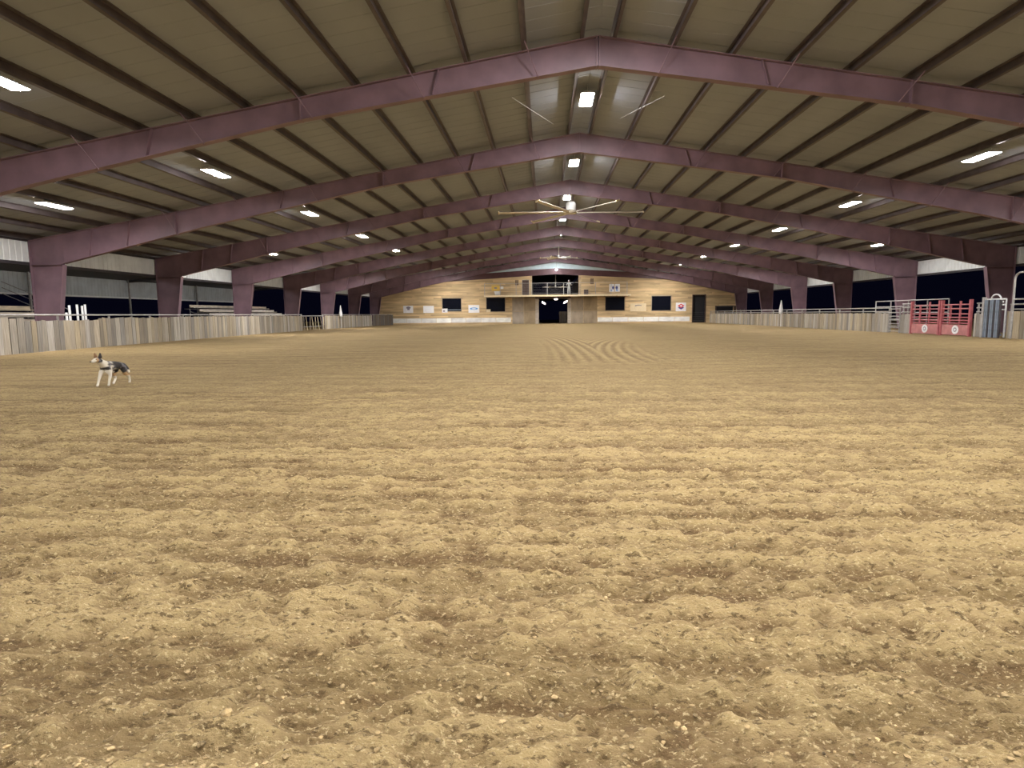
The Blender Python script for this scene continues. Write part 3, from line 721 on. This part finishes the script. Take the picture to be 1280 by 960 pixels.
for i, y in enumerate((50.5, 51.15, 51.9, 52.5, 53.1, 53.8, 54.5, 55.1)):
    x = XL(y); tl = [.0, .12, -.05, .15, .02, .16, .18, -.04][i]; wd = [.07, .06, .1, .07, .12, .08, .07, .1][i]
    obj('board', MB().hexa([(x - .012, y + tl, .02), (x + .012, y + tl, .02), (x + .012, y + tl + wd, .02), (x - .012, y + tl + wd, .02),
                            (x - .012, y - tl, 1.14), (x + .012, y - tl, 1.14), (x + .012, y - tl + wd, 1.14), (x - .012, y - tl + wd, 1.14)]), M_CREAM if i % 2 else M_PLANK, gt)
for z in (.3, 1.22): obj('pipe_rail', MB().tube([(XL(50.3) - .07, 50.3, z), (XL(55.3) - .07, 55.3, z)], .03, 7), M_PIPE, gt)
for y in (50.3, 55.3): obj('post', MB().tube([(XL(y) - .12, y, 0), (XL(y) - .12, y, 1.36)], .045, 8), M_PIPEW, gt)

fence('long weathered plank fence along the far right side up to the pipe gate', XR, 1, 35.5, 75.8, lambda y: 1.09, w=(.2, .32), railz=(1.36, 1.17), rm=M_PIPE)
fence('short weathered plank fence between the narrow pipe gate and red gate', XR, 1, 34.3, 33.25 + 1.0, lambda y: 1.0) if False else None
fence('short weathered plank fence between the narrow pipe gate and the red gates', XR, 1, 33.25, 34.25, lambda y: 1.03, w=(.3, .36), railz=(1.55, 1.36, 1.13), missing=0)
fence('short weathered plank fence between the red gates and the blue grey chute panel', XR, 1, 27.75, 28.5, lambda y: 1.05, w=(.18, .24), railz=(1.5, 1.3, 1.12), missing=0)
fence('weathered plank fence at the right edge beyond the blue grey chute panel', XR, 1, 19.0, 26.55, lambda y: 1.16, w=(.2, .34), railz=(1.42, 1.22))

# narrow pipe gate
t = thing('pipe_gate', 'narrow grey pipe gate with dark gaps between planks on the right', 'gate', (XR(34.9), 34.9, 0))
for z in (.10, .30, .50, .70, .90, 1.10, 1.3): obj('rail', MB().tube([(XR(34.9), 34.36, z), (XR(34.9), 35.4, z)], .028, 7), M_PIPE, t)
for y in (34.36, 35.4): obj('upright', MB().tube([(XR(34.9), y, 0), (XR(34.9), y, 1.38)], .035, 8), M_PIPE, t)

# red gates
def red_gate(y0, y1, lab, first):
    t = thing('bucking_gate', lab, 'gate', (17.8, (y0 + y1) / 2, 0), 'red gates in the right fence')
    X = 17.72
    for y in (y0 + .06, y1 - .06):
        obj('gate_post', MB().box(X - .06, X + .06, y - .055, y + .055, 0, 1.68), M_RED, t)
    for f in (.36, .68):
        y = y0 + (y1 - y0) * f
        obj('upright', MB().box(X - .03, X + .03, y - .035, y + .035, .5, 1.62 if f < .5 else 1.46), M_RED, t)
    for z in (1.46, 1.27, 1.03, .87, .73, .60):
        obj('rail', MB().tube([(X, y0 + .1, z), (X, y1 - .1, z)], .03, 8), M_RED, t)
    obj('kick_panel', MB().box(X - .02, X + .02, y0 + .11, y1 - .11, .05, .53), M_REDP, t)
    yc, zc = (y0 + y1) / 2 - .05, .30
    e = lambda ry, rz, xa, xb: MB().prism([(yc + ry * math.cos(2 * PI * i / 22), zc + rz * math.sin(2 * PI * i / 22)) for i in range(22)], 'x', xa, xb)
    em = obj('emblem', e(.235, .205, X - .026, X - .0205), M_WHITE, t, label='white oval emblem')
    obj('ring', e(.11, .10, X - .03, X - .0265), M_GREYP, em); obj('ring_centre', e(.065, .06, X - .034, X - .0305), M_WHITE, em)
    return t
red_gate(30.78, 33.15, 'red steel chute gate with white oval emblem, farther left one of two', True)
red_gate(28.62, 30.72, 'red steel chute gate with white oval emblem, nearer right one of two', False)

# blue grey chute panel with hoop, white pipe frame, pipe arch
t = thing('chute_panel', 'tall blue grey slatted chute panel with hooped top by the right fence', 'gate', (17.6, 27.1, 0))
for i in range(9):
    y = 26.70 + i * .108
    obj('slat', MB().box(17.55, 17.61, y - .035, y + .035, .03, 1.62), M_PIPEBLUE if i % 3 else M_DARKSTEEL, t)
for z in (.12, 1.50): obj('rail', MB().box(17.61, 17.66, 26.64, 27.62, z, z + .08), M_PIPEW if z > 1 else M_PIPEBLUE, t)
obj('hoop', MB().tube([(17.58, 26.68, 1.60)] + [(17.58, 26.98 - .30 * math.cos(a), 1.60 + .24 * math.sin(a)) for a in [PI * j / 10 for j in range(1, 10)]] + [(17.58, 27.28, 1.60)], .03, 8), M_PIPEW, t)
obj('side_post', MB().box(17.52, 17.64, 27.60, 27.72, 0, 1.74), M_PIPE, t)
t = thing('pipe_barrier', 'white pipe barrier standing behind the blue grey chute panel', 'frame', (18.3, 28.0, 0))
for y in (27.4, 28.55): obj('upright', MB().tube([(18.3, y, 0), (18.3, y, 1.66)], .035, 8), M_PIPEW, t)
for z in (1.66, 1.42, 1.2): obj('rail', MB().tube([(18.3, 27.4, z), (18.3, 28.55, z)], .035, 8), M_PIPEW, t)
t = thing('pipe_arch', 'tall bent grey pipe arch at the right edge of the picture', 'arch', (17.5, 25.2, 0))
obj('post', MB().tube([(17.6, 26.05, 0), (17.6, 26.05, 2.45), (17.6, 25.98, 2.6), (17.6, 25.82, 2.68), (17.6, 24.3, 2.72), (17.6, 24.16, 2.66), (17.6, 24.1, 2.5), (17.6, 24.1, 0)], .04, 8), M_PIPE, t)
obj('cross_bar', MB().tube([(17.6, 26.05, 1.62), (17.6, 24.1, 1.62)], .03, 8), M_PIPE, t)

# holding pen panel behind the right fence
t = thing('pen_panel', 'grey pipe pen panels rising behind the right plank fence', 'panel', (19.8, 37.5, 0))
for z in (.3, .7, 1.1, 1.45, 1.8): obj('rail', MB().tube([(19.8, 33.5, z), (19.8, 40.6, z)], .025, 7), M_PIPE, t)
for y in (33.5, 35.3, 37.1, 38.9, 40.6): obj('upright', MB().tube([(19.8, y, 0), (19.8, y, 1.8)], .03, 8), M_PIPE, t)

# dark stock pen at the far right corner
t = thing('stock_gate', 'dark brown board gate in the far right corner by the end wall', 'gate', (20.8, 76.6, 0))
for i in range(5): obj('board', MB().box(19.64, 21.93, 76.58, 76.62, .02 + i * .25, .02 + i * .25 + .235), M_PLANKD, t)
for x in (19.64, 21.93): obj('gate_post', MB().box(x - .08, x + .08, 76.62, 76.76, 0, 2.0), M_DARKWOOD, t)
obj('top_bar', MB().tube([(19.64, 76.69, 1.93), (21.93, 76.69, 1.93)], .04, 8), M_DARKSTEEL, t)
t = thing('opening_board', 'black recess above the dark board gate in the far corner', 'recess', (20.9, YEND - .05, 1.25))
obj('backing', MB().box(19.75, 21.85, YEND - .04, YEND - .005, 1.28, 1.95), M_BLACK, t); obj('frame', MB().box(19.7, 21.9, YEND - .06, YEND - .005, 1.95, 2.03), M_DARKWOOD, t)
t = thing('pipe_gate', 'grey pipe gate in the far right corner beside the dark board gate', 'gate', (22.5, 76.4, 0))
for z in (.2, .45, .7, .95, 1.2, 1.45): obj('rail', MB().tube([(22.05, 76.4, z), (22.95, 76.4, z)], .025, 6), M_PIPE, t)
for x in (22.05, 22.5, 22.95): obj('upright', MB().tube([(x, 76.4, 0), (x, 76.4, 1.6)], .03, 6), M_PIPE, t)

# furled white pennants on the fences
def pennant(x, y, z0, z1, lab):
    t = thing('pennant', lab, 'flag', (x, y, 0))
    obj('pole', MB().tube([(x, y, 0), (x, y, z1 + .05)], .03, 8), M_PIPEW, t)
    obj('cloth', MB().tube([(x, y, z0), (x, y + .01, z0 + .05), (x, y + .02, z0 + .35), (x, y + .01, z0 + .7), (x, y, z1)], [.06, .16, .15, .09, .035], 10), M_CLOTH, t, True)
pennant(XL(59.3) + .2, 59.3, 1.1, 2.18, 'white furled pennant on a pole at the left fence')
pennant(XR(51.4) - .2, 51.4, 1.05, 2.1, 'white furled pennant on a pole at the right fence')

# white poles leaning behind the left fence
for i, (y, z) in enumerate(((23.39, 1.70), (23.85, 1.74), (24.15, 1.69), (24.33, 1.75), (23.2, 1.42))):
    x = XL(y) - .42
    lab = ['first tall white pole from the left behind the left fence', 'second tall white pole from the left behind the left fence', 'third tall white pole from the left behind the left fence', 'fourth and rightmost tall white pole behind the left fence', 'short white pole beside the column behind the left fence'][i]
    t = thing('jump_pole', lab, 'pole', (x, y, 0), 'white poles behind the left fence')
    obj('shaft', MB().tube([(x, y, .02), (x, y, z)], .042, 10), M_PIPEW, t)
    obj('foot', MB().box(x - .18, x + .18, y - .04, y + .04, 0, .05), M_PIPEW, t)

# bleachers
def bleacher(y0, y1, lab, rows=4, rail_end=False, x0=-24.6):
    t = thing('bleacher', lab, 'bleacher', (x0 - 1.4, (y0 + y1) / 2, 0))
    for r in range(rows):
        x = x0 - r * .75; z = .95 + r * .32
        obj('seat_board', MB().box(x - .28, x, y0, y1, z, z + .05), M_BENCH, t)
        obj('riser_board', MB().box(x - .33, x - .29, y0, y1, z - .02, z + .22), M_BENCH, t)
        obj('foot_board', MB().box(x - .72, x - .36, y0, y1, z - .12, z - .07), M_PIPE, t)
    n = max(2, int((y1 - y0) / 3.5))
    for i in range(n + 1):
        y = y0 + .1 + (y1 - y0 - .2) * i / n
        fr = MB().tube([(x0 - .1, y, 0), (x0 - .1, y, .93)], .03, 6); fr.tube([(x0 - rows * .75 + .4, y, 0), (x0 - rows * .75 + .4, y, .9 + rows * .32 - .32)], .03, 6)
        fr.tube([(x0 - .1, y, .6), (x0 - rows * .75 + .4, y, .55 + rows * .32 - .2)], .025, 6)
        obj('support_frame', fr, M_PIPE, t)
    if rail_end:
        xb = x0 - rows * .75
        for d in (0, .3, .6):
            obj('guard_rail', MB().tube([(x0 + .2, y1 + .1, 1.0 + d), (xb - 1.0, y1 + .1, 1.0 + d + (x0 + .2 - xb + 1) * .42)], .02, 6), M_PIPE, t)
        for x in (x0 + .2, (x0 + xb) / 2): obj('guard_post', MB().tube([(x, y1 + .1, 0), (x, y1 + .1, 1.6 + (x0 + .2 - x) * .42)], .025, 6), M_PIPE, t)
bleacher(20.5, 29.4, 'tan bench bleacher at the left picture edge with sloping guard rails', 3, True, -25.2)
bleacher(45.2, 58.0, 'long tan bench bleacher seen between the third and fourth left columns', 4, False, -25.6)

# ------------------------------------------------------------------ loose clods on the raked dirt
rs = np.random.RandomState(3); mb = MB()
ico_v = [Vector(v).normalized() for v in ((0, 0, 1), (.9, 0, .4), (.28, .85, .4), (-.72, .53, .4), (-.72, -.53, .4), (.28, -.85, .4), (.72, .53, -.45), (-.28, .85, -.45), (-.9, 0, -.45), (-.28, -.85, -.45), (.72, -.53, -.45))]
ico_f = [(0, 1, 2), (0, 2, 3), (0, 3, 4), (0, 4, 5), (0, 5, 1), (1, 6, 2), (2, 6, 7), (2, 7, 3), (3, 7, 8), (3, 8, 4), (4, 8, 9), (4, 9, 5), (5, 9, 10), (5, 10, 1), (1, 10, 6)]
NC = 5000
cy = 1.35 + 11 * rs.rand(NC) ** 1.9; cx = -1.44 + (rs.rand(NC) * 2 - 1) * (cy * .95 + .4)
ch = ground_h(cx, cy); cr = .003 + .008 * rs.rand(NC) ** 3
big = rs.rand(NC) > .99; cr[big] *= 1.6
for i in range(NC):
    q = cr[i] * np.array([rs.uniform(.8, 1.5), rs.uniform(.7, 1.2), rs.uniform(.5, .9)])
    a = rs.uniform(0, 6.28); ca, sa = math.cos(a), math.sin(a)
    vs = []
    for v in ico_v:
        j = rs.uniform(.8, 1.2); x_, y_, z_ = v.x * q[0] * j, v.y * q[1] * j, v.z * q[2] * j
        vs.append((cx[i] + ca * x_ - sa * y_, cy[i] + sa * x_ + ca * y_, ch[i] + q[2] * .35 + z_))
    mb.add(vs, ico_f)
clod_mat = mat('dry_clod', (.30, .215, .10), .95, 0, .7, 22, bump=.3, bscale=120)
o = obj('dirt_clods', mb, clod_mat); o['kind'] = 'stuff'; o['label'] = 'small loose dirt clods and wood chips scattered over the raked dirt'

# ------------------------------------------------------------------ skinned figures
def skin_mesh(name, verts, edges, root, sub=2):
    """verts: list of (x,y,z,radius or (rx,ry)); returns an evaluated mesh"""
    me = bpy.data.meshes.new(name); me.from_pydata([v[:3] for v in verts], edges, [])
    o = bpy.data.objects.new(name, me); COL.objects.link(o)
    md = o.modifiers.new('s', 'SKIN'); md.use_smooth_shade = True; md.branch_smoothing = .6
    for i, sv in enumerate(me.skin_vertices[0].data):
        r = verts[i][3]; sv.radius = r if isinstance(r, tuple) else (r, r); sv.use_root = (i == root)
    sb = o.modifiers.new('u', 'SUBSURF'); sb.levels = sub; sb.render_levels = sub
    dg = bpy.context.evaluated_depsgraph_get(); dg.update()
    res = bpy.data.meshes.new_from_object(o.evaluated_get(dg)); res.name = name
    bpy.data.objects.remove(o); bpy.data.meshes.remove(me)
    res.polygons.foreach_set('use_smooth', [True] * len(res.polygons))
    return res
def attr_material(name, attr, rough=.8):
    m = bpy.data.materials.new(name); m.use_nodes = True; nt = m.node_tree; b = nt.nodes['Principled BSDF']; b.inputs['Roughness'].default_value = rough
    a = nt.nodes.new('ShaderNodeAttribute'); a.attribute_name = attr; nt.links.new(a.outputs['Color'], b.inputs['Base Color'])
    n = nt.nodes.new('ShaderNodeTexNoise'); n.inputs['Scale'].default_value = 70; bp = nt.nodes.new('ShaderNodeBump'); bp.inputs['Strength'].default_value = .35; bp.inputs['Distance'].default_value = .01
    tc = nt.nodes.new('ShaderNodeTexCoord'); nt.links.new(tc.outputs['Object'], n.inputs['Vector']); nt.links.new(n.outputs[0], bp.inputs['Height']); nt.links.new(bp.outputs[0], b.inputs['Normal'])
    return m
def paint(me, attr, fn):
    ca = me.color_attributes.new(attr, 'FLOAT_COLOR', 'POINT')
    for i, v in enumerate(me.vertices): ca.data[i].color = (*fn(v.co), 1)

# --- the dog: local +x is forward
DV = [(-.24, 0, .375, (.075, .08)),     # 0 pelvis
      (-.10, 0, .385, (.075, .085)),    # 1 loin
      (.06, 0, .375, (.095, .105)),     # 2 ribs
      (.17, 0, .375, (.088, .10)),      # 3 chest
      (.235, .0, .435, .066),           # 4 neck
      (.285, .015, .495, .054),         # 5 skull back
      (.335, .022, .505, .050),         # 6 brow
      (.385, .032, .485, .031),         # 7 muzzle
      (.422, .040, .475, .023),         # 8 nose
      # near front leg (left, +y): reaching down and forward
      (.165, .06, .305, .048), (.20, .075, .225, .032), (.245, .078, .125, .022), (.275, .08, .045, .020), (.305, .08, .022, .024),
      # far front leg (right, -y): straighter
      (.15, -.06, .30, .046), (.135, -.07, .215, .030), (.175, -.07, .12, .021), (.19, -.07, .045, .019), (.215, -.07, .024, .023),
      # near hind leg (+y): swung forward under the belly
      (-.215, .065, .315, .060), (-.13, .085, .225, .042), (-.185, .085, .125, .024), (-.13, .085, .045, .020), (-.10, .085, .024, .023),
      # far hind leg (-y): pushing off behind
      (-.235, -.065, .31, .058), (-.20, -.085, .215, .040), (-.315, -.085, .15, .024), (-.33, -.085, .06, .020), (-.305, -.085, .026, .022),
      # tail
      (-.305, 0, .37, .036), (-.345, -.015, .31, .036), (-.365, -.04, .25, .030), (-.37, -.06, .21, .016)]
DE = [(0, 1), (1, 2), (2, 3), (3, 4), (4, 5), (5, 6), (6, 7), (7, 8), (3, 9), (9, 10), (10, 11), (11, 12), (12, 13), (3, 14), (14, 15), (15, 16), (16, 17), (17, 18),
      (0, 19), (19, 20), (20, 21), (21, 22), (22, 23), (0, 24), (24, 25), (25, 26), (26, 27), (27, 28), (0, 29), (29, 30), (30, 31), (31, 32)]
DV = [(x_, -y_, z_, (r_[0] * 1.12, r_[1] * 1.12) if isinstance(r_, tuple) else r_ * (1.12 if z_ > .28 and x_ < .26 else 1.0)) for (x_, y_, z_, r_) in DV]
dog_me = skin_mesh('body', DV, DE, 0, 2)
def coat(c):
    n = float(vnoise(np.array([c.x * 22 + 40.0]), np.array([c.z * 22 + c.y * 13 + 9.0]))[0])
    n2 = float(vnoise(np.array([c.x * 9 + 4.0]), np.array([c.z * 9 + c.y * 7 + 3.0]))[0])
    white, black, merle, tan = (.62, .57, .46), (.022, .019, .017), (.13, .12, .13), (.42, .27, .13)
    if c.x > .26 and c.z > .42:                                    # head
        if abs(c.y + (c.x - .285) * .4) < .016 or (c.x > .36 and n > -.05) or c.z < .455: return white
        if c.x > .325: return tan
        return black if n > -.25 else merle
    if c.x > .19 and c.z > .36: return white if (c.z > .41 or n2 > .05) else black     # ruff
    if c.x < -.33 and c.z < .27: return white
    if c.z < .235: return white if not (c.x < -.1 and c.z > .17) else tan
    if c.x > .17: return black if .31 < c.z < .42 and n2 > -.3 else white
    if c.z < .315 and c.x > -.12: return white
    if c.x > .0: return white if (.06 < c.x < .12 and c.z > .33 and n > -.15) else (merle if n > .08 else black)
    return black if n < .2 else merle
paint(dog_me, 'coat', coat)
dog_me.materials.append(attr_material('dog_coat', 'coat'))
dog = thing('dog', 'black and white merle dog with pricked ears running on the dirt', 'dog', (-8.99, 10.28, 0))
dog.rotation_euler = (0, 0, math.radians(268))
dog.scale = (.95, .95, .95)
gz = float(ground_h(np.array([-9.03]), np.array([10.28]))[0])
dog.location.z = gz + .002
body = link('body', dog_me, dog)
M_NOSE = mat('dog_nose', (.02, .018, .018), .35); M_EYE = mat('dog_eye', (.03, .02, .012), .15)
M_EAR = mat('dog_ear', (.04, .032, .03), .85); M_EAR2 = mat('dog_ear_tan', (.22, .12, .055), .85)
def local_obj(name, mb_, m, parent, smooth=True, label=None):
    lo = [min(v[i] for v in mb_.v) for i in range(3)]; hi = [max(v[i] for v in mb_.v) for i in range(3)]
    c = Vector([(a + b_) / 2 for a, b_ in zip(lo, hi)])
    o = link(name, mb_.mesh(name, m, smooth, c), parent, c)
    if label: o['label'] = label
    return o
for s, m in ((1, M_EAR), (-1, M_EAR2)):
    bx_, by_, bz_ = .285 + (.004 if s > 0 else .012), -.015 + s * .034, .535
    e = MB().tube([(bx_, by_, bz_), (bx_ + .002, by_ + s * .008, bz_ + .035), (bx_ + .006, by_ + s * .014, bz_ + .075), (bx_ + .012, by_ + s * .016, bz_ + .095)], [.030, .026, .014, .003], 10)
    local_obj('ear', e, m, dog, True, 'dark pricked ear' if s > 0 else 'brown pricked ear')
local_obj('nose', MB().lathe([(.002, .468), (.012, .472), (.013, .482), (.002, .489)], .443, -.044, 10), M_NOSE, dog)
for s in (1, -1):
    px, py = .360 + s * .004, -.027 + s * .031
    local_obj('eye', MB().lathe([(.002, .507), (.008, .511), (.008, .519), (.002, .523)], px, py, 8), M_EYE, dog)

# --- the person on the balcony, facing the arena (-y), hands on the railing
px, py, pz = 1.66, 76.62, 3.562
def person_mesh():
    V = []; E = []
    def add(x, y, z, r, par=None):
        V.append((x, y, z, r)); i = len(V) - 1
        if par is not None: E.append((par, i))
        return i
    pel = add(0, 0, .93, (.155, .115)); wai = add(0, -.01, 1.10, (.145, .105), pel); che = add(0, -.03, 1.30, (.175, .12), wai)
    nb = add(0, -.05, 1.47, (.085, .075), che); nk = add(0, -.07, 1.54, .055, nb); hd = add(0, -.085, 1.64, (.078, .09), nk); tp = add(0, -.075, 1.735, (.066, .078), hd)
    for s in (-1, 1):
        h = add(s * .10, 0, .86, .098, pel); k = add(s * .115, -.02, .48, .068, h); a = add(s * .12, .01, .10, .044, k); f = add(s * .125, -.08, .045, .042, a); add(s * .13, -.17, .035, .034, f)
        sh = add(s * .19, -.03, 1.40, .062, che); el = add(s * .30, -.06, 1.17, .047, sh); wr = add(s * .26, -.29, 1.30 - .12, .032, el)
        pa = add(s * .255, -.355, 1.475 - .01 - .27, (.036, .022), wr)
        for j, (dx, ln) in enumerate(((-.028, .075), (-.010, .085), (.010, .082), (.028, .066))):
            k1 = add(s * .255 + dx, -.40, 1.19, .0095, pa); k2 = add(s * .255 + dx, -.40 - ln * .45, 1.18, .009, k1); add(s * .255 + dx, -.40 - ln * .6, 1.18 - ln * .45, .0085, k2)
        t1 = add(s * .255 - s * .045, -.36, 1.18, .0105, pa); add(s * .255 - s * .06, -.395, 1.165, .0095, t1)
    return skin_mesh('body', V, E, 0, 1)
pm = person_mesh()
def clothes(c):
    if c.z > 1.53 or (c.y < -.33): return (.50, .33, .25)
    if c.z < .09: return (.05, .05, .055)
    return (.42, .45, .46)
paint(pm, 'clothes', clothes)
pm.materials.append(attr_material('person_surface', 'clothes'))
per = thing('person', 'person in pale grey clothes standing at the railing of the balcony', 'person', (px, py, pz))
link('body', pm, per)
hair = MB().lathe([(.075, 1.66), (.092, 1.70), (.085, 1.77), (.055, 1.815), (.01, 1.83)], 0, -.055, 14)
local_obj('hood', hair, M_GREYCLOTH, per, True, 'pale grey hood')
local_obj('nose', MB().tube([(0, -.165, 1.665), (0, -.185, 1.635), (0, -.17, 1.63)], [.008, .014, .008], 6), M_SKIN, per)
for s in (-1, 1):
    local_obj('eye', MB().lathe([(.001, 1.664), (.008, 1.668), (.008, 1.674), (.001, 1.678)], s * .030, -.160, 8), M_EYE, per)
    local_obj('ear', MB().tube([(s * .078, -.075, 1.665), (s * .084, -.07, 1.645), (s * .078, -.075, 1.62)], [.01, .015, .008], 6), M_SKIN, per)
local_obj('mouth', MB().box(-.022, .022, -.168, -.158, 1.597, 1.605), mat('lips', (.35, .14, .12), .5), per, False)
